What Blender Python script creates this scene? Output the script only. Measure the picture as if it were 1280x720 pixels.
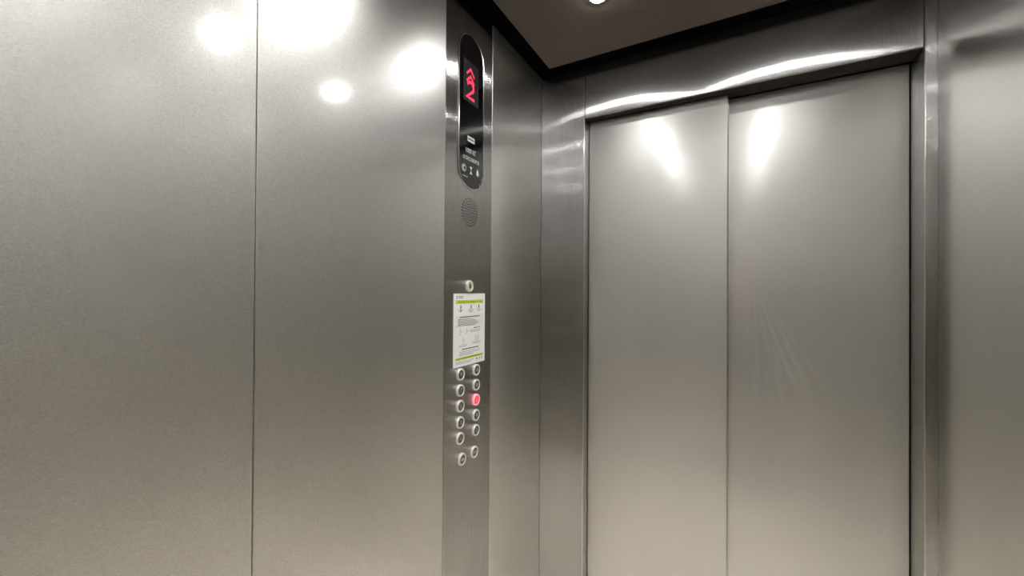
import bpy, bmesh, math, random
from mathutils import Vector, Matrix, Quaternion

for o in list(bpy.data.objects):
    bpy.data.objects.remove(o, do_unlink=True)
S = bpy.context.scene
COL = S.collection
random.seed(7)
PI = math.pi

# ------------------------------------------------------------------ camera
CAM_Z = 1.37
cam_data = bpy.data.cameras.new('camera')
cam = bpy.data.objects.new('camera', cam_data)
COL.objects.link(cam)
fwd = Vector((-0.48536794, 0.87428726, 0.00630442))
rgt = Vector((0.87430576, 0.48533052, 0.00661333))
upv = Vector((-0.00272222, -0.00872189, 0.99995826))
cam.matrix_world = Matrix(((rgt.x, upv.x, -fwd.x, 0.0), (rgt.y, upv.y, -fwd.y, 0.0),
                           (rgt.z, upv.z, -fwd.z, CAM_Z), (0, 0, 0, 1)))
cam_data.sensor_fit = 'HORIZONTAL'
cam_data.sensor_width = 36.0
cam_data.lens = 36.0 * 497.885 / 1280.0
cam_data.clip_start = 0.01
S.camera = cam

# ------------------------------------------------------------------ world, exposure, bounces
world = bpy.data.worlds.new('lift_shaft_dark')
S.world = world
world.use_nodes = True
world.node_tree.nodes['Background'].inputs[0].default_value = (0, 0, 0, 1)
world.node_tree.nodes['Background'].inputs[1].default_value = 0.0
S.view_settings.view_transform = 'Standard'
S.view_settings.look = 'None'
S.view_settings.gamma = 1.0
S.view_settings.use_curve_mapping = False
S.view_settings.exposure = 0.45
S.cycles.max_bounces = 20
S.cycles.glossy_bounces = 20
S.cycles.diffuse_bounces = 6
S.cycles.caustics_reflective = True
S.cycles.blur_glossy = 0.0
S.cycles.sample_clamp_indirect = 5.0
S.cycles.use_denoising = True
S.cycles.denoiser = 'OPENIMAGEDENOISE'
S.cycles.denoising_input_passes = 'RGB_ALBEDO'
LAMP_STRENGTH = 80.0
SPOT_WATTS = 7.8

# ------------------------------------------------------------------ room measures (metres)
XA, XB = -0.6493, 0.4511          # left and right wall faces
YF, YB = 1.396, -0.52             # front (door) wall and back wall faces
ZC = CAM_Z + 0.8147               # ceiling underside
ZL = CAM_Z + 0.630                # underside of the lintel
JL, JR = -0.4757, 0.4260          # sides of the door opening
YD1, YD2 = 1.445, 1.484           # faces of the two door leaves

# ------------------------------------------------------------------ materials
def new_mat(name):
    m = bpy.data.materials.new(name)
    m.use_nodes = True
    nt = m.node_tree
    return m, nt, nt.nodes['Principled BSDF'], nt.nodes['Material Output']

def flat(name, color, rough=0.5, metal=0.0, emit=0.0, spec=0.5):
    m, nt, b, out = new_mat(name)
    b.inputs['Base Color'].default_value = (*color, 1)
    b.inputs['Roughness'].default_value = rough
    b.inputs['Metallic'].default_value = metal
    b.inputs['Specular IOR Level'].default_value = spec
    if emit:
        b.inputs['Emission Color'].default_value = (*color, 1)
        b.inputs['Emission Strength'].default_value = emit
    return m

def steel(name, color, rough, aniso=0.0, rough2=None, mix=0.0, warp=0.0, warp_scale=3.0,
          weave=0.0, grain=0.0, grain_scale=(2, 2, 500), rough_noise=0.04, brush=0.0, fabric=0.0, smear=False):
    """Stainless steel: a tight lobe and a wide one, large soft dents, fine weave or brushing."""
    m, nt, b, out = new_mat(name)
    N, L = nt.nodes, nt.links
    geo = N.new('ShaderNodeNewGeometry')
    def math_node(op, a, bb=None):
        n = N.new('ShaderNodeMath'); n.operation = op
        for k, v in enumerate((a, bb)):
            if v is None: continue
            if isinstance(v, (int, float)): n.inputs[k].default_value = v
            else: L.new(v, n.inputs[k])
        return n.outputs[0]
    normal = None
    def bump(height, dist, prev):
        bn = N.new('ShaderNodeBump'); bn.inputs['Strength'].default_value = 1.0
        bn.inputs['Distance'].default_value = dist
        L.new(height, bn.inputs['Height'])
        if prev is not None: L.new(prev, bn.inputs['Normal'])
        return bn.outputs['Normal']
    if warp:
        nz = N.new('ShaderNodeTexNoise'); nz.inputs['Scale'].default_value = warp_scale
        nz.inputs['Detail'].default_value = 1.0; nz.inputs['Roughness'].default_value = 0.35
        L.new(geo.outputs['Position'], nz.inputs['Vector'])
        normal = bump(nz.outputs['Fac'], warp, normal)
    def tilt(prev, fac_u, fac_v, amount_u, amount_v):
        """lean the normal sideways (u) and up or down (v) by small amounts."""
        base = prev if prev is not None else geo.outputs['Normal']
        cr = N.new('ShaderNodeVectorMath'); cr.operation = 'CROSS_PRODUCT'
        L.new(base, cr.inputs[0]); cr.inputs[1].default_value = (0, 0, 1)
        acc = base
        if amount_u:
            sc = N.new('ShaderNodeVectorMath'); sc.operation = 'SCALE'
            L.new(cr.outputs[0], sc.inputs[0]); L.new(math_node('MULTIPLY', fac_u, amount_u), sc.inputs['Scale'])
            ad = N.new('ShaderNodeVectorMath'); ad.operation = 'ADD'; L.new(acc, ad.inputs[0]); L.new(sc.outputs[0], ad.inputs[1]); acc = ad.outputs[0]
        if amount_v:
            sc = N.new('ShaderNodeVectorMath'); sc.operation = 'SCALE'
            sc.inputs[0].default_value = (0, 0, 1); L.new(math_node('MULTIPLY', fac_v, amount_v), sc.inputs['Scale'])
            ad = N.new('ShaderNodeVectorMath'); ad.operation = 'ADD'; L.new(acc, ad.inputs[0]); L.new(sc.outputs[0], ad.inputs[1]); acc = ad.outputs[0]
        nm = N.new('ShaderNodeVectorMath'); nm.operation = 'NORMALIZE'; L.new(acc, nm.inputs[0])
        return nm.outputs[0]
    def noise_fac(scale, detail=1.0, offset=0.0):
        mp = N.new('ShaderNodeMapping'); mp.inputs['Scale'].default_value = scale; mp.inputs['Location'].default_value = (offset, offset, offset)
        L.new(geo.outputs['Position'], mp.inputs['Vector'])
        nz = N.new('ShaderNodeTexNoise'); nz.inputs['Scale'].default_value = 1.0; nz.inputs['Detail'].default_value = detail
        L.new(mp.outputs['Vector'], nz.inputs['Vector'])
        return math_node('SUBTRACT', nz.outputs['Fac'], 0.5)
    if weave:                                                   # embossed linen: small cushions that lean every way
        normal = tilt(normal, noise_fac((900, 900, 1500), 1.0), noise_fac((1200, 1200, 900), 1.0, 37.0), weave, weave)
    if grain:                                                   # fine level brushing
        normal = tilt(normal, noise_fac((500, 500, 1500)), noise_fac((200, 200, 1500), 1.0, 53.0), grain * 0.6, grain)
    if brush:                                                   # vertical brushing: each hair line leans sideways
        normal = tilt(normal, noise_fac((22000, 22000, 9)), None, brush, 0)
    # slow variation in polish
    rn = N.new('ShaderNodeTexNoise'); rn.inputs['Scale'].default_value = 5.0; rn.inputs['Detail'].default_value = 4.0
    L.new(geo.outputs['Position'], rn.inputs['Vector'])
    rv = math_node('ADD', math_node('MULTIPLY', math_node('SUBTRACT', rn.outputs['Fac'], 0.5), rough_noise), rough)
    tan = N.new('ShaderNodeTangent'); tan.direction_type = 'RADIAL'; tan.axis = 'Z'
    col_socket = None
    if fabric:                                                  # tiny embossed cross-weave, hollows a little dull
        sep = N.new('ShaderNodeSeparateXYZ'); L.new(geo.outputs['Position'], sep.inputs[0])
        jit = math_node('MULTIPLY', noise_fac((60, 60, 60), 2.0, 11.0), 5.0)
        su = math_node('SINE', math_node('ADD', math_node('MULTIPLY', math_node('ADD', sep.outputs['X'], sep.outputs['Y']), 2 * PI / 0.0027), jit))
        sv = math_node('SINE', math_node('ADD', math_node('MULTIPLY', sep.outputs['Z'], 2 * PI / 0.0019), jit))
        wv = math_node('ADD', math_node('MULTIPLY', math_node('MULTIPLY', su, sv), 0.5), math_node('MULTIPLY', noise_fac((500, 500, 620), 2.0, 71.0), 1.6))
        cm = N.new('ShaderNodeVectorMath'); cm.operation = 'SCALE'; cm.inputs[0].default_value = color
        L.new(math_node('ADD', math_node('MULTIPLY', wv, fabric), 1.0), cm.inputs['Scale']); col_socket = cm.outputs[0]
    def setup(p, r_socket, r_val):
        p.inputs['Base Color'].default_value = (*color, 1)
        if col_socket is not None: L.new(col_socket, p.inputs['Base Color'])
        p.inputs['Metallic'].default_value = 1.0
        if r_socket is not None: L.new(r_socket, p.inputs['Roughness'])
        else: p.inputs['Roughness'].default_value = r_val
        p.inputs['Anisotropic'].default_value = aniso
        if aniso: L.new(tan.outputs[0], p.inputs['Tangent'])
        if normal is not None: L.new(normal, p.inputs['Normal'])
    setup(b, rv, rough)
    if rough2:
        p2 = N.new('ShaderNodeBsdfPrincipled'); setup(p2, None, rough2)
        mx = N.new('ShaderNodeMixShader'); mx.inputs[0].default_value = mix
        if smear:                                               # a hand-wiped smear on the right leaf: a fan of duller strokes
            sep = N.new('ShaderNodeSeparateXYZ'); L.new(geo.outputs['Position'], sep.inputs[0])
            dz = math_node('SUBTRACT', 1.42, sep.outputs['Z'])                     # down from the top of the fan
            dx = math_node('SUBTRACT', sep.outputs['X'], 0.05)
            ang = math_node('ARCTAN2', dx, math_node('MAXIMUM', dz, 0.001))
            cmb = N.new('ShaderNodeCombineXYZ'); L.new(math_node('MULTIPLY', ang, 16.0), cmb.inputs[0]); L.new(math_node('MULTIPLY', dz, 3.0), cmb.inputs[1])
            st = N.new('ShaderNodeTexNoise'); st.inputs['Scale'].default_value = 1.0; st.inputs['Detail'].default_value = 3.0
            L.new(cmb.outputs[0], st.inputs['Vector'])
            def window(v, a, b, c, d):
                r1 = N.new('ShaderNodeMapRange'); r1.interpolation_type = 'SMOOTHSTEP'; L.new(v, r1.inputs[0]); r1.inputs[1].default_value = a; r1.inputs[2].default_value = b
                r2 = N.new('ShaderNodeMapRange'); r2.interpolation_type = 'SMOOTHSTEP'; L.new(v, r2.inputs[0]); r2.inputs[1].default_value = c; r2.inputs[2].default_value = d
                r2.inputs[3].default_value = 1.0; r2.inputs[4].default_value = 0.0
                return math_node('MULTIPLY', r1.outputs[0], r2.outputs[0])
            area = math_node('MULTIPLY', window(ang, -0.15, 0.1, 0.35, 0.7), window(dz, 0.02, 0.10, 0.28, 0.45))
            amt = math_node('MULTIPLY', area, window(st.outputs['Fac'], 0.42, 0.68, 2.0, 3.0))
            L.new(math_node('ADD', math_node('MULTIPLY', amt, 0.13), mix), mx.inputs[0])
        L.new(b.outputs[0], mx.inputs[1]); L.new(p2.outputs[0], mx.inputs[2])
        L.new(mx.outputs[0], out.inputs['Surface'])
    return m

STEEL_COL = (0.755, 0.747, 0.725)
M_LINEN = steel('linen_steel', STEEL_COL, 0.10, rough2=0.34, mix=0.85, weave=0.10, fabric=0.38, warp=0.0006, warp_scale=2.5)
M_BRUSH = steel('brushed_steel', (0.56, 0.558, 0.55), 0.14, aniso=0.9, rough2=0.40, mix=0.22, warp=0.0022, warp_scale=3.2, rough_noise=0.02, brush=3.2)
M_PLATE = steel('control_plate_steel', (0.52, 0.515, 0.50), 0.14, aniso=0.9, rough2=0.34, mix=0.10, warp=0.0020, warp_scale=3.2, rough_noise=0.02, brush=2.2)
M_BACK = steel('back_wall_steel', (0.60, 0.595, 0.575), 0.12, rough2=0.3, mix=0.25, warp=0.001, warp_scale=2.2)
M_DOOR = steel('door_steel', (0.80, 0.795, 0.775), 0.125, rough2=0.42, mix=0.80, fabric=0.05, smear=True, grain=0.25, grain_scale=(6, 6, 700), warp=0.0006, warp_scale=2.2)
M_SIDE = steel('side_panel_steel', STEEL_COL, 0.13, rough2=0.31, mix=0.65, weave=0.2, fabric=0.15, warp=0.0006, warp_scale=2.5)
M_EDGE = steel('bright_steel_edge', (0.72, 0.70, 0.66), 0.22)
M_CHROME = flat('chrome', (0.80, 0.79, 0.76), 0.16, 1.0)
M_SATIN = flat('satin_button_steel', (0.20, 0.195, 0.185), 0.30, 1.0)
M_RINGW = flat('pale_button_ring', (0.82, 0.80, 0.77), 0.30, 0.3)
M_PINKRING = flat('red_glowing_ring', (0.95, 0.42, 0.46), 0.3, emit=0.25)
M_BLACK = flat('matte_black', (0.0015, 0.0015, 0.0015), 0.9, spec=0.03)
M_GAP = flat('dark_gap', (0.01, 0.009, 0.008), 0.8, spec=0.1)
M_SEAM = flat('dull_steel_in_the_seams', (0.35, 0.34, 0.32), 0.45, 1.0)
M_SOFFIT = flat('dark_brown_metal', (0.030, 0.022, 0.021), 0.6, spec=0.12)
M_GLASS = flat('black_display_glass', (0.004, 0.004, 0.005), 0.07, spec=0.6)
M_SCREEN = flat('dark_led_screen', (0.035, 0.035, 0.04), 0.25)
M_RED = flat('red_led', (0.9, 0.035, 0.10), 0.4, emit=0.8)
M_REDLIT = flat('red_lit_button', (0.8, 0.03, 0.06), 0.35, emit=0.45)
M_WHITEINK = flat('white_ink', (0.62, 0.62, 0.62), 0.5)
M_GREYINK = flat('grey_ink', (0.28, 0.28, 0.29), 0.6)
M_INK = flat('dark_print', (0.06, 0.06, 0.05), 0.7)
M_PALEINK = flat('pale_grey_print', (0.42, 0.42, 0.44), 0.7)
M_TINT = flat('grey_tint_print', (0.80, 0.81, 0.82), 0.7)
M_LIME = flat('lime_print', (0.62, 0.72, 0.05), 0.6)
M_OLIVE = flat('olive_print', (0.16, 0.17, 0.02), 0.7)
M_PAPER = flat('white_paper', (0.86, 0.87, 0.86), 0.5)
M_CREAM = flat('cream_button_face', (0.62, 0.60, 0.38), 0.35)
M_LAMP = flat('lamp_lens', (1.0, 0.99, 0.955), 0.4, emit=LAMP_STRENGTH)

def ceiling_mat():
    m, nt, b, out = new_mat('dark_ceiling_panel')
    N, L = nt.nodes, nt.links
    b.inputs['Base Color'].default_value = (0.115, 0.098, 0.09, 1)
    b.inputs['Roughness'].default_value = 0.5
    nz = N.new('ShaderNodeTexNoise'); nz.inputs['Scale'].default_value = 600
    bn = N.new('ShaderNodeBump'); bn.inputs['Distance'].default_value = 1e-4
    geo = N.new('ShaderNodeNewGeometry'); L.new(geo.outputs['Position'], nz.inputs['Vector'])
    L.new(nz.outputs['Fac'], bn.inputs['Height']); L.new(bn.outputs[0], b.inputs['Normal'])
    return m
M_CEIL = ceiling_mat()

def floor_mat():
    m, nt, b, out = new_mat('beige_floor')
    N, L = nt.nodes, nt.links
    geo = N.new('ShaderNodeNewGeometry')
    nz = N.new('ShaderNodeTexNoise'); nz.inputs['Scale'].default_value = 14; nz.inputs['Detail'].default_value = 6
    L.new(geo.outputs['Position'], nz.inputs['Vector'])
    cr = N.new('ShaderNodeValToRGB')
    cr.color_ramp.elements[0].color = (0.64, 0.58, 0.495, 1); cr.color_ramp.elements[1].color = (0.76, 0.70, 0.615, 1)
    L.new(nz.outputs['Fac'], cr.inputs[0]); L.new(cr.outputs[0], b.inputs['Base Color'])
    b.inputs['Roughness'].default_value = 0.45
    return m
M_FLOOR = floor_mat()

# ------------------------------------------------------------------ helpers
def link(name, bm, m, parent=None, smooth=False):
    me = bpy.data.meshes.new(name)
    bm.normal_update()
    bm.to_mesh(me); bm.free()
    if smooth:
        for p in me.polygons: p.use_smooth = True
        try: me.set_sharp_from_angle(angle=math.radians(35))
        except Exception: pass
    if m: me.materials.append(m)
    o = bpy.data.objects.new(name, me)
    COL.objects.link(o)
    if parent is not None: o.parent = parent
    return o

def box(bm, x0, x1, y0, y1, z0, z1):
    r = bmesh.ops.create_cube(bm, size=1.0)
    bmesh.ops.scale(bm, vec=(x1 - x0, y1 - y0, z1 - z0), verts=r['verts'])
    bmesh.ops.translate(bm, vec=((x0 + x1) / 2, (y0 + y1) / 2, (z0 + z1) / 2), verts=r['verts'])
    return r['verts']

def panel_bm(x0, x1, y0, y1, z0, z1, bevel=0.0012, seg=2):
    bm = bmesh.new()
    box(bm, x0, x1, y0, y1, z0, z1)
    if bevel:
        bmesh.ops.bevel(bm, geom=list(bm.edges), offset=bevel, segments=seg, affect='EDGES', profile=0.5)
    return bm

def fold_panel(name, x0, x1, y0, y1, z0, z1, xf, m, parent):
    """panel folded with a soft edge only where it meets the door opening."""
    bm = bmesh.new(); box(bm, x0, x1, y0, y1, z0, z1)
    ed = [e for e in bm.edges if all(abs(v.co.x - xf) < 1e-5 and abs(v.co.y - y0) < 1e-5 for v in e.verts)]
    bmesh.ops.bevel(bm, geom=ed, offset=0.0026, segments=3, affect='EDGES', profile=0.5, material=1)
    o = keep(link(name, bm, m), parent); o.data.materials.append(M_EDGE)
    return o

def panel(name, x0, x1, y0, y1, z0, z1, m, parent=None, bevel=0.0016):
    return link(name, panel_bm(x0, x1, y0, y1, z0, z1, bevel), m, parent)

def structure(o):
    o['kind'] = 'structure'; return o

def empty(name, loc):
    o = bpy.data.objects.new(name, None); COL.objects.link(o)
    o.location = loc; o.empty_display_size = 0.05
    return o

def tag(o, label, cat, group=None):
    o['label'] = label; o['category'] = cat
    if group: o['group'] = group
    return o

def keep(o, parent):
    """parent without moving (parent is unrotated, unscaled)."""
    o.parent = parent
    o.matrix_parent_inverse = Matrix.Translation(parent.location).inverted()
    return o

# flat shapes on the left wall: u runs towards the door (+Y), v up (+Z), the outward normal is +X
def W(u, v, n=0.0):
    return Vector((XA + n, u, CAM_Z + v))

def disc(bm, cu, cv, r, n, seg=20, ru=None):
    ru = ru or r
    vs = [bm.verts.new(W(cu + ru * math.cos(2 * PI * k / seg), cv + r * math.sin(2 * PI * k / seg), n)) for k in range(seg)]
    bm.faces.new(vs)

def quad(bm, u0, u1, v0, v1, n):
    bm.faces.new([bm.verts.new(W(*p, n)) for p in ((u0, v0), (u1, v0), (u1, v1), (u0, v1))])

def poly(bm, pts, n):
    bm.faces.new([bm.verts.new(W(u, v, n)) for u, v in pts])

def stroke(bm, pts, w, n, closed=False):
    """a flat line of width w through pts, mitred."""
    P = [Vector((u, v)) for u, v in pts]
    k = len(P); L, R = [], []
    for i in range(k):
        a = P[i - 1] if (i or closed) else None
        c = P[(i + 1) % k] if (i < k - 1 or closed) else None
        d1 = (P[i] - a).normalized() if a is not None else None
        d2 = (c - P[i]).normalized() if c is not None else None
        d = (d1 + d2) if (d1 is not None and d2 is not None) else (d1 or d2)
        if d.length < 1e-6: d = d1
        d.normalize(); nn = Vector((-d.y, d.x))
        ref = d1 if d1 is not None else d2
        sc = 1.0 / max(0.5, abs(d.dot(ref)))
        L.append(bm.verts.new(W(*(P[i] + nn * w / 2 * sc), n))); R.append(bm.verts.new(W(*(P[i] - nn * w / 2 * sc), n)))
    for i in range(k if closed else k - 1):
        j = (i + 1) % k
        bm.faces.new((R[i], R[j], L[j], L[i]))

def arc(cu, cv, r, a0, a1, seg=10):
    return [(cu + r * math.cos(math.radians(a0 + (a1 - a0) * k / seg)), cv + r * math.sin(math.radians(a0 + (a1 - a0) * k / seg))) for k in range(seg + 1)]

def text_bm(body, size, u, v, n, align='CENTER', sx=1.0, bold=0.0):
    cu = bpy.data.curves.new('lettering', 'FONT')
    cu.body = body; cu.size = size; cu.align_x = align; cu.align_y = 'CENTER'
    cu.resolution_u = 2; cu.offset = bold
    t = bpy.data.objects.new('lettering', cu)
    COL.objects.link(t)
    bpy.context.view_layer.update()
    dg = bpy.context.evaluated_depsgraph_get()
    me = bpy.data.meshes.new_from_object(t.evaluated_get(dg))
    bm = bmesh.new(); bm.from_mesh(me)
    for vert in bm.verts:
        vert.co = W(u + vert.co.x * sx, v + vert.co.y, n)
    bpy.data.objects.remove(t); bpy.data.meshes.remove(me); bpy.data.curves.remove(cu)
    return bm

def extrude_out(bm, depth=0.0004):
    """give flat print a hair of thickness so it stands on its ground."""
    r = bmesh.ops.extrude_face_region(bm, geom=list(bm.faces))
    bmesh.ops.translate(bm, vec=(depth, 0, 0), verts=[e for e in r['geom'] if isinstance(e, bmesh.types.BMVert)])
    return bm

# ------------------------------------------------------------------ the setting
ZTOP = ZC + 0.07
T = 0.006                                                       # panels stand this far before the backing
# floor
structure(panel('floor', XA - 0.06, XB + 0.06, YB - 0.06, 1.60, -0.05, 0.0, M_FLOOR, bevel=0))

# left wall: dark backing, four linen-textured panels; the control panel fills the gap between the third and fourth
wall_left = structure(panel('wall_left', XA - 0.05, XA - T, YB - 0.02, YF + 0.03, 0.0, ZTOP, M_SEAM, bevel=0))
Y1, Y2, Y3 = 0.3473, 0.8112, 1.0367
g = 0.0005
for y0, y1 in ((YB + 0.002, -0.1166), (-0.1166, Y1), (Y1, Y2), (Y3, YF)):
    keep(panel('wall_panel', XA - T + 0.0005, XA, y0 + g, y1 - g, 0.002, ZTOP - 0.002, M_LINEN), wall_left)

# right wall
wall_right = structure(panel('wall_right', XB + T, XB + 0.05, YB - 0.02, YF + 0.03, 0.0, ZTOP, M_GAP, bevel=0))
for y0, y1 in ((YB + 0.002, -0.1166), (-0.1166, 0.58), (0.58, YF - 0.0003)):
    keep(panel('wall_panel', XB, XB + T - 0.0005, y0 + g, y1 - g, 0.002, ZTOP - 0.002, M_SIDE), wall_right)

# back wall
wall_back = structure(panel('wall_back', XA - 0.02, XB + 0.02, YB - 0.05, YB - T, 0.0, ZTOP, M_GAP, bevel=0))
for x0, x1 in ((XA + 0.002, -0.282), (-0.282, 0.084), (0.084, XB - 0.002)):
    keep(panel('wall_panel', x0 + g, x1 - g, YB - T + 0.0005, YB, 0.002, ZTOP - 0.002, M_BACK), wall_back)

# mirror over the upper half of the back wall
M_MIRROR = flat('mirror_glass', (0.86, 0.87, 0.87), 0.02, 1.0)
keep(panel('mirror_panel', XA + 0.06, XB - 0.06, YB + 0.0006, YB + 0.006, 0.95, 2.10, M_MIRROR, bevel=0.001), wall_back)

# front wall: two return panels and the lintel over the door
wall_front = structure(panel('wall_front', XA - 0.02, XB + 0.02, 1.545, 1.60, 0.0, ZTOP, M_GAP, bevel=0))
fold_panel('return_panel', XA + 0.0005, JL, YF, YF + 0.03, 0.002, ZTOP - 0.002, JL, M_BRUSH, wall_front)
fold_panel('return_panel', JR, XB + 0.004, YF, YF + 0.03, 0.002, ZTOP - 0.002, JR, M_BRUSH, wall_front)
keep(panel('lintel_panel', JL + 0.0012, JR - 0.0012, YF, YF + 0.007, ZL, ZTOP - 0.002, M_BRUSH, bevel=0.0022), wall_front)
# jamb linings
keep(panel('jamb_panel', JL - 0.02, JL, YF + 0.031, 1.54, 0.002, ZL + 0.05, M_BRUSH, bevel=0.001), wall_front)
keep(panel('jamb_panel', JR, JR + 0.02, YF + 0.031, 1.54, 0.002, ZL + 0.05, M_BRUSH, bevel=0.001), wall_front)
# dark underside over the door with its track steps
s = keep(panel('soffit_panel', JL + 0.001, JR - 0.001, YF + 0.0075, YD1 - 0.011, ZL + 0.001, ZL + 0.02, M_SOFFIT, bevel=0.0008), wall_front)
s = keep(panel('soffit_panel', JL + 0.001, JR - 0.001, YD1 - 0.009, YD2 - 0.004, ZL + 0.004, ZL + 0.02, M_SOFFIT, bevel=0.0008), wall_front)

# door: two telescopic leaves, the left one in front
def leaf(name, x0, x1, y, fold):
    bm = panel_bm(x0, x1, y, y + 0.028, 0.004, ZL + 0.003, bevel=0.0028, seg=3)
    return structure(link(name, bm, M_DOOR))
XM = -0.0158
d1 = leaf('door_1', JL + 0.002, XM, YD1, True)
keep(panel('edge_strip', XM + 0.0004, XM + 0.0024, YD1 + 0.002, YD1 + 0.026, 0.006, ZL + 0.002, M_EDGE, bevel=0.0008), d1)
d2 = leaf('door_2', XM - 0.05, JR - 0.003, YD2, True)
keep(panel('gap_shade_strip', JR - 0.0026, JR - 0.0006, YD2 + 0.004, YD2 + 0.02, 0.006, ZL + 0.002, M_BLACK, bevel=0), d2)  # black strip added in the gap by the jamb, its colour standing for shade

# ceiling: dark slab above, hung panel, black border
ceiling = structure(panel('ceiling', XA - 0.05, XB + 0.05, YB - 0.05, 1.60, ZTOP, ZTOP + 0.04, M_GAP, bevel=0))
IN = 0.056
RX, RY = 0.035, 0.01
LX = (-0.329, 0.131)
LY = (1.07, 0.65, 0.23, -0.19)
def ceiling_panel():
    bm = panel_bm(XA + IN + 0.001, XB - IN - 0.001, YB + IN + 0.001, YF - IN - 0.001, ZC, ZC + 0.012, 0.001)
    return bm
keep(link('ceiling_panel', ceiling_panel(), M_CEIL), ceiling)
k = 0
for nm, (x0, x1, y0, y1) in (('trim_1', (XA + 0.001, XA + IN, YB + IN, YF - IN)), ('trim_2', (XB - IN, XB - 0.001, YB + IN, YF - IN)),
                             ('trim_3', (XA + 0.001, XB - 0.001, YF - IN, YF - 0.001)), ('trim_4', (XA + 0.001, XB - 0.001, YB + 0.001, YB + IN))):
    structure(panel(nm, x0, x1, y0, y1, ZC + 0.003, ZC + 0.02, M_BLACK, bevel=0))

# ------------------------------------------------------------------ ceiling downlights
def ring_bm(r_in, r_out, z0, z1, seg=32):
    bm = bmesh.new()
    prof = [(r_out, z1), (r_out, z0 + 0.0012), (r_out - 0.002, z0), (r_in + 0.003, z0), (r_in, z0 + 0.003), (r_in, z1)]
    rows = [[bm.verts.new((r * math.cos(2 * PI * k / seg), r * math.sin(2 * PI * k / seg), z)) for k in range(seg)] for r, z in prof]
    for i in range(len(prof) - 1):
        for k in range(seg):
            bm.faces.new((rows[i][k], rows[i][(k + 1) % seg], rows[i + 1][(k + 1) % seg], rows[i + 1][k]))
    bmesh.ops.recalc_face_normals(bm, faces=list(bm.faces))
    return bm
def dome_bm(r, depth, seg=20, rings=3):
    bm = bmesh.new()
    rows = []
    for i in range(rings):
        a = PI / 2 * i / rings
        rows.append([bm.verts.new((r * math.cos(a) * math.cos(2 * PI * k / seg), r * math.cos(a) * math.sin(2 * PI * k / seg), -depth * math.sin(a))) for k in range(seg)])
    tip = bm.verts.new((0, 0, -depth))
    for i in range(rings - 1):
        for k in range(seg):
            bm.faces.new((rows[i][k], rows[i + 1][k], rows[i + 1][(k + 1) % seg], rows[i][(k + 1) % seg]))
    for k in range(seg):
        bm.faces.new((rows[-1][k], tip, rows[-1][(k + 1) % seg]))
    bmesh.ops.recalc_face_normals(bm, faces=list(bm.faces))
    return bm
lamp0 = None
for j, y in enumerate(LY):
    for i, x in enumerate(LX):
        t = empty('ceiling_downlight', (x, y, ZC))
        if lamp0 is None:
            a = link('bezel', ring_bm(0.0205, 0.034, -0.003, 0.0, 28), M_CHROME, t, True)
            b = link('lens', dome_bm(0.020, 0.014), M_LAMP, t, True)
            lamp0 = (a, b)
        else:
            for c in lamp0:
                d = c.copy(); COL.objects.link(d); d.parent = t
        ld = bpy.data.lights.new('downlight_beam', 'SPOT')
        ld.energy = SPOT_WATTS; ld.color = (1.0, 0.99, 0.955); ld.spot_size = math.radians(132); ld.spot_blend = 1.0; ld.shadow_soft_size = 0.02
        lo = bpy.data.objects.new('downlight_beam', ld); COL.objects.link(lo); lo.parent = t; lo.location = (0, 0, -0.02)
        if i == 0 and j == 0:
            tag(t, 'round bright ceiling downlight in the dark ceiling panel, cut by the top edge', 'downlight', 'downlights in the ceiling panel')
        elif i == 1 and j == 0:
            tag(t, 'round ceiling downlight outside the frame, mirrored as the lowest bright spot on the left wall', 'downlight', 'downlights in the ceiling panel')
        elif i == 1 and j == 1:
            tag(t, 'round ceiling downlight outside the frame, mirrored as the bright spot left of the wall seam', 'downlight', 'downlights in the ceiling panel')
        else:
            tag(t, 'round ceiling downlight outside the frame, seen only as a glow in the steel walls', 'downlight', 'downlights in the ceiling panel')

# ------------------------------------------------------------------ control panel in the left wall
cp = tag(empty('control_panel', (XA, (Y2 + Y3) / 2, 0.0)),
         'tall brushed steel lift control panel in the left wall with round buttons and black display', 'control panel')
keep(panel('faceplate', XA - T + 0.0005, XA, Y2 + g, Y3 - g, 0.002, ZTOP - 0.002, M_PLATE, bevel=0.0018), cp)

# black pill-shaped display
PU, PV0, PV1, PR = 0.9245, 0.287, 0.7165, 0.0575
def pill(r, n0, n1, grow=0.0):
    bm = bmesh.new()
    pts = arc(PU, PV1 - PR, r, 0, 180, 20) + arc(PU, PV0 + PR, r, 180, 360, 20)
    lo = [bm.verts.new(W(u, v, n0)) for u, v in pts]; hi = [bm.verts.new(W(u, v, n1)) for u, v in pts]
    bm.faces.new(hi)
    for k in range(len(pts)):
        q = (k + 1) % len(pts)
        bm.faces.new((lo[k], lo[q], hi[q], hi[k]))
    bmesh.ops.recalc_face_normals(bm, faces=list(bm.faces))
    return bm
def pill_rim(r_in, r_out, n0, n1):
    bm = bmesh.new()
    def loop(r, n): return [bm.verts.new(W(u, v, n)) for u, v in arc(PU, PV1 - PR, r, 0, 180, 20) + arc(PU, PV0 + PR, r, 180, 360, 20)]
    rows = [loop(r_out, n0), loop(r_out, n1 - 0.0005), loop((r_in + r_out) / 2, n1), loop(r_in, n1 - 0.0005), loop(r_in, n0)]
    m = len(rows[0])
    for i in range(4):
        for k in range(m):
            q = (k + 1) % m
            bm.faces.new((rows[i][k], rows[i][q], rows[i + 1][q], rows[i + 1][k]))
    bmesh.ops.recalc_face_normals(bm, faces=list(bm.faces))
    return bm
disp = keep(link('display', pill(PR, 0.0002, 0.0022), M_GLASS), cp)
disp['label'] = 'black glass display with red digits and white symbols'
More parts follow.
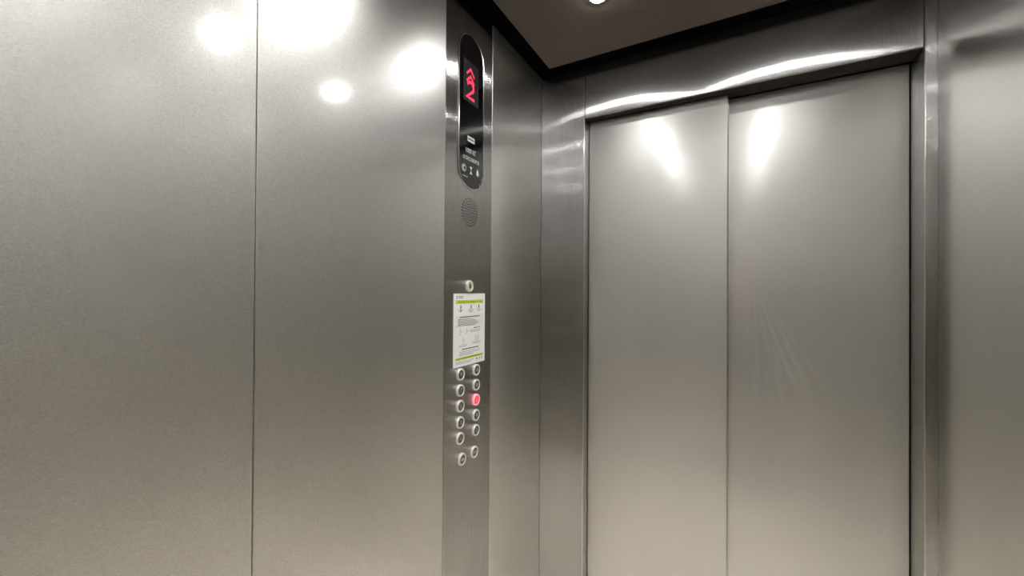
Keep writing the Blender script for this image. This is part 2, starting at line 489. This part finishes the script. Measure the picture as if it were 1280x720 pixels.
def sub(name, bm, m, parent, smooth=False, label=None):
    o = link(name, bm, m, None, smooth)
    o.parent = parent
    o.matrix_parent_inverse = parent.matrix_world.inverted() if parent.parent is None else Matrix.Identity(4)
    o.matrix_parent_inverse = Matrix.Identity(4)
    if label: o['label'] = label
    return o
keep(link('display_rim', pill_rim(PR + 0.0001, PR + 0.0032, 0.0002, 0.0032), M_CHROME, None, True), cp)

# ---- on-wall coordinates of a pixel are baked here as (u, v) in metres
N1 = 0.0023
bm = bmesh.new(); quad(bm, 0.884, 0.957, 0.525, 0.640, N1); sub('led_screen', extrude_out(bm), M_SCREEN, disp)
bm = bmesh.new()                                               # two chevrons pointing up
for v0 in (0.592, 0.612):
    stroke(bm, [(0.899, v0 - 0.010), (0.917, v0 + 0.008), (0.935, v0 - 0.010)], 0.0055, N1 + 0.0005)
sub('led_arrow', extrude_out(bm), M_RED, disp, label='red up arrow of two chevrons')
bm = bmesh.new()                                               # the figure 2
pts = arc(0.917, 0.569, 0.0145, 165, -25, 8) + [(0.9005, 0.5385), (0.935, 0.5385)]
stroke(bm, pts, 0.0075, N1 + 0.0005)
sub('led_digit', extrude_out(bm), M_RED, disp, label='red lit figure 2')
bm = bmesh.new(); quad(bm, 0.905, 0.939, 0.4160, 0.4310, N1); sub('name_plate', extrude_out(bm, 0.0003), M_WHITEINK, disp, label='small white rectangle with dark lettering')
bm = bmesh.new(); quad(bm, 0.908, 0.936, 0.4215, 0.4255, N1 + 0.0004); sub('name_lettering', extrude_out(bm, 0.0002), M_INK, disp)
sub('rating_lettering', extrude_out(text_bm('1000 КГ', 0.0190, 0.921, 0.3890, N1, sx=0.8)), M_WHITEINK, disp)
sub('rating_lettering', extrude_out(text_bm('13 ПАССАЖИРОВ', 0.0150, 0.923, 0.3665, N1, sx=0.62)), M_WHITEINK, disp)
def pict_phone(cu, cv, n):                                     # circle with a handset
    bm = bmesh.new()
    stroke(bm, arc(cu, cv, 0.0095, 0, 337.5, 15), 0.0014, n, True)
    stroke(bm, [(cu - 0.003, cv + 0.005), (cu - 0.0045, cv), (cu - 0.003, cv - 0.005)], 0.003, n)
    quad(bm, cu - 0.003, cu + 0.003, cv + 0.0035, cv + 0.0065, n); quad(bm, cu - 0.003, cu + 0.003, cv - 0.0065, cv - 0.0035, n)
    return bm
def pict_hourglass(cu, cv, n):
    bm = bmesh.new()
    quad(bm, cu - 0.006, cu + 0.006, cv + 0.0085, cv + 0.0105, n); quad(bm, cu - 0.006, cu + 0.006, cv - 0.0105, cv - 0.0085, n)
    poly(bm, [(cu - 0.0045, cv + 0.0083), (cu, cv + 0.0004), (cu + 0.0045, cv + 0.0083)], n)
    poly(bm, [(cu - 0.0045, cv - 0.0083), (cu + 0.0045, cv - 0.0083), (cu, cv - 0.0004)], n)
    return bm
def pict_bell(cu, cv, n, s=1.0):
    bm = bmesh.new()
    p = [(-7, -5), (7, -5), (5, -2), (4.5, 4), (2.5, 7), (0, 8), (-2.5, 7), (-4.5, 4), (-5, -2)]
    poly(bm, [(cu + a * 0.001 * s, cv + b * 0.00115 * s) for a, b in p], n)
    disc(bm, cu, cv - 0.0082 * s, 0.0020 * s, n, 8)
    disc(bm, cu, cv + 0.0105 * s, 0.0014 * s, n, 8)
    return bm
sub('pictogram', extrude_out(pict_phone(0.889, 0.3370, N1)), M_WHITEINK, disp)
sub('pictogram', extrude_out(pict_hourglass(0.9225, 0.3370, N1)), M_WHITEINK, disp)
sub('pictogram', extrude_out(pict_bell(0.955, 0.3370, N1)), M_WHITEINK, disp)
bm = bmesh.new(); quad(bm, 0.883, 0.907, 0.3135, 0.3165, N1); sub('caption_line', extrude_out(bm), M_GREYINK, disp)

# speaker: rings of small holes
bm = bmesh.new()
for ring in range(6):
    n = max(1, 6 * ring)
    for q in range(n):
        a = 2 * PI * q / n
        disc(bm, 0.9215 + 0.0076 * ring * math.cos(a), 0.2195 + 0.0076 * ring * math.sin(a), 0.0021, 0.0003, 8)
o = keep(link('speaker_holes', bm, M_GAP), cp)
o['kind'] = 'stuff'

# buttons
def button_profile(prof, cu, cv, seg=28):
    bm = bmesh.new()
    rows = [[bm.verts.new(W(cu + r * math.cos(2 * PI * k / seg), cv + r * math.sin(2 * PI * k / seg), n)) for k in range(seg)] for r, n in prof]
    for i in range(len(prof) - 1):
        for k in range(seg):
            q = (k + 1) % seg
            bm.faces.new((rows[i][k], rows[i][q], rows[i + 1][q], rows[i + 1][k]))
    return bm, rows
BP = 0.0060
def button(cu, cv, sym, ring_m, cap_m, ink_m, label=None, r=0.0165):
    bm, rows = button_profile([(r, 0.0002), (r, BP - 0.0018), (r - 0.0007, BP - 0.0005), (r - 0.0018, BP), (r - 0.0038, BP), (r - 0.0046, BP - 0.0012), (r - 0.0046, BP - 0.003)], cu, cv)
    bmesh.ops.recalc_face_normals(bm, faces=list(bm.faces))
    o = keep(link('button', bm, ring_m, None, True), cp)
    if label: o['label'] = label
    rc = r - 0.0047
    bm, rows = button_profile([(rc, BP - 0.003), (rc, BP - 0.0014), (rc - 0.0006, BP - 0.0010)], cu, cv)
    bm.faces.new(rows[-1])
    bmesh.ops.recalc_face_normals(bm, faces=list(bm.faces))
    sub('button_cap', bm, cap_m, o)
    nn = BP - 0.0009
    if isinstance(sym, str):
        t = text_bm(sym, 0.0175 if len(sym) == 1 else 0.0150, cu, cv, nn, sx=1.0 if len(sym) == 1 else 0.8)
    else:
        t = sym(cu, cv, nn)
    sub('button_symbol', extrude_out(t, 0.0003), ink_m, o)
    return o
def sym_open(cu, cv, n):
    bm = bmesh.new(); s = 0.001
    quad(bm, cu - 0.6 * s, cu + 0.6 * s, cv - 5 * s, cv + 5 * s, n)
    poly(bm, [(cu - 7.5 * s, cv), (cu - 2 * s, cv - 4.5 * s), (cu - 2 * s, cv + 4.5 * s)], n)
    poly(bm, [(cu + 7.5 * s, cv), (cu + 2 * s, cv + 4.5 * s), (cu + 2 * s, cv - 4.5 * s)], n)
    return bm
def sym_close(cu, cv, n):
    bm = bmesh.new(); s = 0.001
    quad(bm, cu - 0.6 * s, cu + 0.6 * s, cv - 5 * s, cv + 5 * s, n)
    poly(bm, [(cu - 2 * s, cv), (cu - 7.5 * s, cv + 4.5 * s), (cu - 7.5 * s, cv - 4.5 * s)], n)
    poly(bm, [(cu + 2 * s, cv), (cu + 7.5 * s, cv - 4.5 * s), (cu + 7.5 * s, cv + 4.5 * s)], n)
    return bm
UL, UR = 0.8800, 0.9560
VR = (-0.229, -0.2724, -0.3151, -0.3593, -0.4025)
nums = (('9', '10'), ('7', '8'), ('5', '6'), ('3', '4'), ('1', '2'))
for v, (a, b) in zip(VR, nums):
    button(UL, v, a, M_RINGW, M_SATIN, M_WHITEINK)
    if b == '6': button(UR, v, b, M_PINKRING, M_REDLIT, M_WHITEINK, 'round floor button lit red')
    else: button(UR, v, b, M_RINGW, M_SATIN, M_WHITEINK)
button(0.8895, -0.462, sym_open, M_RINGW, M_SATIN, M_WHITEINK)
button(0.9490, -0.4627, sym_close, M_RINGW, M_SATIN, M_WHITEINK)
button(0.9190, 0.0115, lambda a, b, n: pict_bell(a, b, n, 0.85), M_RINGW, M_CREAM, M_INK, 'cream alarm button with a bell')

# ------------------------------------------------------------------ printed notice taped over the panel
U0, U1, V0, V1 = 0.8488, 1.0015, -0.2087, -0.0092
notice = link('notice', panel_bm(XA + 0.0004, XA + 0.0010, U0, U1, CAM_Z + V0, CAM_Z + V1, 0), M_PAPER)
tag(notice, 'white printed paper notice with lime green bars on the control panel', 'notice')
NP = 0.0011
def on_notice(name, bm, m, label=None):
    o = link(name, extrude_out(bm, 0.0001), m, notice)
    if len(bm_islands := o.data.polygons) > 6 and name.endswith(('lines', 'heading', 'lettering')): o['kind'] = 'stuff'
    if label: o['label'] = label
    return o
def q(name, rects, m, label=None):
    bm = bmesh.new()
    for a, b, c, d in rects:                                   # fractions of the sheet: left, right, bottom, top measured from the top
        quad(bm, U0 + a * (U1 - U0), U0 + b * (U1 - U0), V1 - d * (V1 - V0), V1 - c * (V1 - V0), NP)
    return on_notice(name, bm, m, label)
def words(x0, x1, y, h, gap=0.012, lo=0.03, hi=0.10):
    out = []; x = x0
    while x < x1 - 0.01:
        w = min(random.uniform(lo, hi), x1 - x); out.append((x, x + w, y, y + h)); x += w + gap
    return out
q('title_bar', [(0.06, 0.94, 0.090, 0.140)], M_LIME, 'lime green title bar')
bm = text_bm('Правила пользования лифтом', 0.0088, (U0 + U1) / 2, V1 - 0.1155 * (V1 - V0), NP + 0.0002, sx=1.0)
o = on_notice('title_lettering', bm, M_OLIVE)
wd = [v.co.y for v in o.data.vertices]; ww = max(wd) - min(wd); mid = (U0 + U1) / 2
for v in o.data.vertices: v.co.y = mid + (v.co.y - mid) * (0.115 / ww)
q('grey_box', [(0.05, 0.95, 0.300, 0.455)], M_TINT, 'pale grey box behind the text')
q('header_lines', [(0.075, 0.12, 0.03, 0.075), (0.15, 0.30, 0.035, 0.048), (0.15, 0.26, 0.055, 0.068)], M_PALEINK)
q('text_heading', words(0.19, 0.82, 0.318, 0.014, 0.012, 0.05, 0.13), M_INK)
L = []
for kk, (y, e) in enumerate(((0.350, 0.55), (0.372, 0.70), (0.394, 0.76), (0.416, 0.78), (0.436, 0.66))): L += words(0.13, e, y, 0.010)
q('text_lines', L, M_PALEINK)
q('text_heading', words(0.62, 0.85, 0.482, 0.012), M_INK)
L = words(0.50, 0.86, 0.512, 0.010) + words(0.50, 0.84, 0.534, 0.010)
L += words(0.17, 0.42, 0.708, 0.009) + words(0.19, 0.38, 0.724, 0.009) + words(0.58, 0.86, 0.690, 0.009) + words(0.60, 0.82, 0.706, 0.009)
q('text_lines', L, M_PALEINK)
q('text_heading', words(0.26, 0.78, 0.762, 0.014, 0.012, 0.05, 0.13), M_INK)
L = []
for y, e in ((0.798, 0.86), (0.820, 0.84), (0.842, 0.60)): L += words(0.18, e, y, 0.010)
q('text_lines', L, M_PALEINK)
q('bottom_bar', [(0.06, 0.94, 0.876, 0.908)], M_LIME, 'lime green bar near the bottom')
q('bottom_lettering', words(0.10, 0.90, 0.886, 0.010), M_OLIVE)
q('text_lines', words(0.07, 0.62, 0.930, 0.010) + words(0.07, 0.55, 0.952, 0.010) + [(0.70, 0.75, 0.922, 0.955), (0.80, 0.84, 0.922, 0.955), (0.88, 0.92, 0.922, 0.955)], M_PALEINK)
def P(a, b): return (U0 + a * (U1 - U0), V1 - b * (V1 - V0))
for fx in (0.21, 0.53, 0.79):                                  # three small pictograms under the title and their captions
    bm = bmesh.new(); cu, cv = P(fx, 0.185)
    disc(bm, cu, cv + 0.0035, 0.0020, NP, 8); quad(bm, cu - 0.0022, cu + 0.0022, cv - 0.0050, cv + 0.0012, NP)
    on_notice('pictogram', bm, M_INK)
q('caption_lines', words(0.13, 0.29, 0.222, 0.010) + words(0.15, 0.27, 0.240, 0.010) + words(0.45, 0.61, 0.222, 0.010) + words(0.47, 0.60, 0.240, 0.010)
  + words(0.49, 0.57, 0.258, 0.010) + words(0.71, 0.87, 0.222, 0.010) + words(0.74, 0.84, 0.240, 0.010), M_PALEINK)
q('caption_mark', [(0.19, 0.23, 0.222, 0.250)], M_LIME)
def figure(fx, fy, s):                                         # line drawing of a small figure
    bm = bmesh.new(); cu, cv = P(fx, fy)
    stroke(bm, arc(cu, cv + 0.0075 * s, 0.0026 * s, 0, 324, 9), 0.0009, NP, True)
    stroke(bm, [(cu - 0.005 * s, cv - 0.008 * s), (cu - 0.001 * s, cv - 0.002 * s), (cu, cv + 0.004 * s), (cu + 0.005 * s, cv), (cu + 0.008 * s, cv + 0.003 * s)], 0.0012, NP)
    stroke(bm, [(cu - 0.001 * s, cv - 0.002 * s), (cu + 0.004 * s, cv - 0.008 * s)], 0.0012, NP)
    return bm
for fx, fy, s in ((0.20, 0.535, 1.1), (0.40, 0.530, 1.0), (0.29, 0.660, 1.0), (0.68, 0.640, 0.9), (0.76, 0.645, 0.9)):
    on_notice('drawing', figure(fx, fy, s), M_PALEINK)

# ------------------------------------------------------------------ the photographer, behind the lens, reflected as a dark blur in the door
M_JACKET = flat('black_jacket', (0.012, 0.012, 0.014), 0.75, spec=0.2)
M_TROUSER = flat('dark_trousers', (0.014, 0.015, 0.02), 0.8, spec=0.2)
M_SHOE = flat('black_shoes', (0.01, 0.01, 0.01), 0.4)
M_SKIN = flat('skin', (0.55, 0.36, 0.27), 0.5)
M_HAIR = flat('dark_hair', (0.02, 0.015, 0.012), 0.6)
def photographer():
    V, E, R = [], [], []
    def add(p, r, parent=None):
        V.append(p); R.append(r if isinstance(r, tuple) else (r, r))
        if parent is not None: E.append((parent, len(V) - 1))
        return len(V) - 1
    pelvis = add((0, 0, 0.95), (0.150, 0.105))
    waist = add((0, 0.005, 1.10), (0.135, 0.098), pelvis)
    chest = add((0, 0.0, 1.28), (0.155, 0.108), waist)
    nb = add((0, -0.012, 1.42), (0.085, 0.070), chest)
    neck = add((0, -0.004, 1.475), (0.046, 0.050), nb)
    jaw = add((0, 0.024, 1.545), (0.070, 0.084), neck)
    brow = add((0, 0.012, 1.625), (0.084, 0.102), jaw)
    add((0, 0.005, 1.685), (0.055, 0.068), brow)
    for sx in (-1, 1):
        sh = add((sx * 0.165, -0.005, 1.385), 0.062, nb)
        el = add((-0.265, 0.02, 1.11) if sx < 0 else (0.215, 0.075, 1.13), 0.046, sh)
        wr = add((-0.175, 0.185, 1.26) if sx < 0 else (-0.02, 0.185, 1.27), 0.029, el)
        W_ = Vector(V[wr]); d = Vector((0.02 * -sx, 0.03, 0.05))
        pa = add(tuple(W_ + d), (0.036, 0.020), wr)
        for f in range(4):
            b0 = W_ + d * 1.5 + Vector((sx * (0.028 - 0.018 * f), 0.006, 0.010 - 0.006 * abs(f - 1.2)))
            k0 = add(tuple(b0), 0.0095, pa)
            ln = (0.038, 0.043, 0.040, 0.032)[f]
            k1 = add(tuple(b0 + Vector((-sx * 0.010, 0.016, ln * 0.8))), 0.0085, k0)
            add(tuple(b0 + Vector((-sx * 0.024, 0.012, ln * 1.25))), 0.0075, k1)
        t0 = add(tuple(W_ + Vector((-sx * 0.038, 0.022, 0.030))), 0.012, wr)
        add(tuple(W_ + Vector((-sx * 0.058, 0.034, 0.062))), 0.0095, t0)
        hip = add((sx * 0.088, 0, 0.86), (0.088, 0.090), pelvis)
        kn = add((sx * 0.100, 0.018, 0.50), 0.060, hip)
        ca = add((sx * 0.102, -0.010, 0.33), 0.056, kn)
        an = add((sx * 0.104, -0.012, 0.095), 0.040, ca)
        ml = add((sx * 0.112, 0.075, 0.047), (0.042, 0.034), an)
        add((sx * 0.118, 0.150, 0.034), (0.036, 0.024), ml)
    me = bpy.data.meshes.new('photographer'); me.from_pydata(V, E, [])
    o = bpy.data.objects.new('photographer', me); COL.objects.link(o)
    sk = o.modifiers.new('skin', 'SKIN'); sk.use_smooth_shade = True
    if not me.skin_vertices:
        bpy.context.view_layer.objects.active = o
    for k, r in enumerate(R):
        me.skin_vertices[0].data[k].radius = r
        me.skin_vertices[0].data[k].use_root = (k == 0)
    ss = o.modifiers.new('smooth', 'SUBSURF'); ss.levels = 2; ss.render_levels = 2
    bpy.context.view_layer.update()
    dg = bpy.context.evaluated_depsgraph_get()
    new = bpy.data.meshes.new_from_object(o.evaluated_get(dg))
    bpy.data.objects.remove(o); bpy.data.meshes.remove(me)
    # a brow, a nose and a chin pulled out of the face
    for v in new.vertices:
        c = v.co
        if c.z > 1.50 and c.y > 0.04:
            c.y += 0.020 * math.exp(-((c.x / 0.012) ** 2 + ((c.z - 1.585) / 0.020) ** 2)) + 0.008 * math.exp(-((c.x / 0.025) ** 2 + ((c.z - 1.515) / 0.018) ** 2))
            for sx in (-1, 1): c.y -= 0.008 * math.exp(-(((c.x - sx * 0.030) / 0.014) ** 2 + ((c.z - 1.612) / 0.012) ** 2))
    for m in (M_JACKET, M_TROUSER, M_SHOE, M_SKIN): new.materials.append(m)
    for p in new.polygons:
        c = p.center; p.use_smooth = True
        hand = c.y > 0.17 and c.z > 1.15 and c.z < 1.47
        p.material_index = 3 if (c.z > 1.46 or hand) else 0 if c.z > 0.92 else 1 if c.z > 0.10 else 2
    b = bpy.data.objects.new('person', new); COL.objects.link(b)
    bm = bmesh.new(); bmesh.ops.create_uvsphere(bm, u_segments=20, v_segments=12, radius=1.0)
    bmesh.ops.delete(bm, geom=[v for v in bm.verts if v.co.z < -0.35 or (v.co.y > 0.55 and v.co.z < 0.45)], context='VERTS')
    for v in bm.verts: v.co = Vector((v.co.x * 0.083, 0.004 + v.co.y * 0.101, 1.640 + v.co.z * 0.085))
    link('hair', bm, M_HAIR, b, True)
    M_EYE = flat('eye_dark', (0.03, 0.02, 0.015), 0.2)
    for sx in (-1, 1):
        bm = bmesh.new(); bmesh.ops.create_uvsphere(bm, u_segments=10, v_segments=8, radius=0.009)
        bmesh.ops.translate(bm, vec=(sx * 0.030, max(v.co.y for v in new.vertices if abs(v.co.x - sx * 0.030) < 0.012 and abs(v.co.z - 1.610) < 0.012) - 0.005, 1.610), verts=list(bm.verts)); link('eye', bm, M_EYE, b, True)
        bm = bmesh.new(); bmesh.ops.create_uvsphere(bm, u_segments=10, v_segments=8, radius=1.0)
        for v in bm.verts: v.co = Vector((sx * 0.078 + v.co.x * 0.009, 0.0 + v.co.y * 0.017, 1.590 + v.co.z * 0.030))
        link('ear', bm, M_SKIN, b, True)
    M_LIP = flat('lips', (0.45, 0.20, 0.17), 0.5)
    bm = bmesh.new(); bmesh.ops.create_uvsphere(bm, u_segments=12, v_segments=8, radius=1.0)
    ymax = max(v.co.y for v in new.vertices if abs(v.co.x) < 0.02 and abs(v.co.z - 1.545) < 0.012)
    for v in bm.verts: v.co = Vector((v.co.x * 0.021, ymax - 0.003 + v.co.y * 0.006, 1.545 + v.co.z * 0.006))
    link('mouth', bm, M_LIP, b, True)
    return b
who = photographer()
who.location = (0.115, -0.325, 0.001)
tag(who, 'person in dark jacket behind the viewpoint, a dark blur in the right door leaf', 'person')
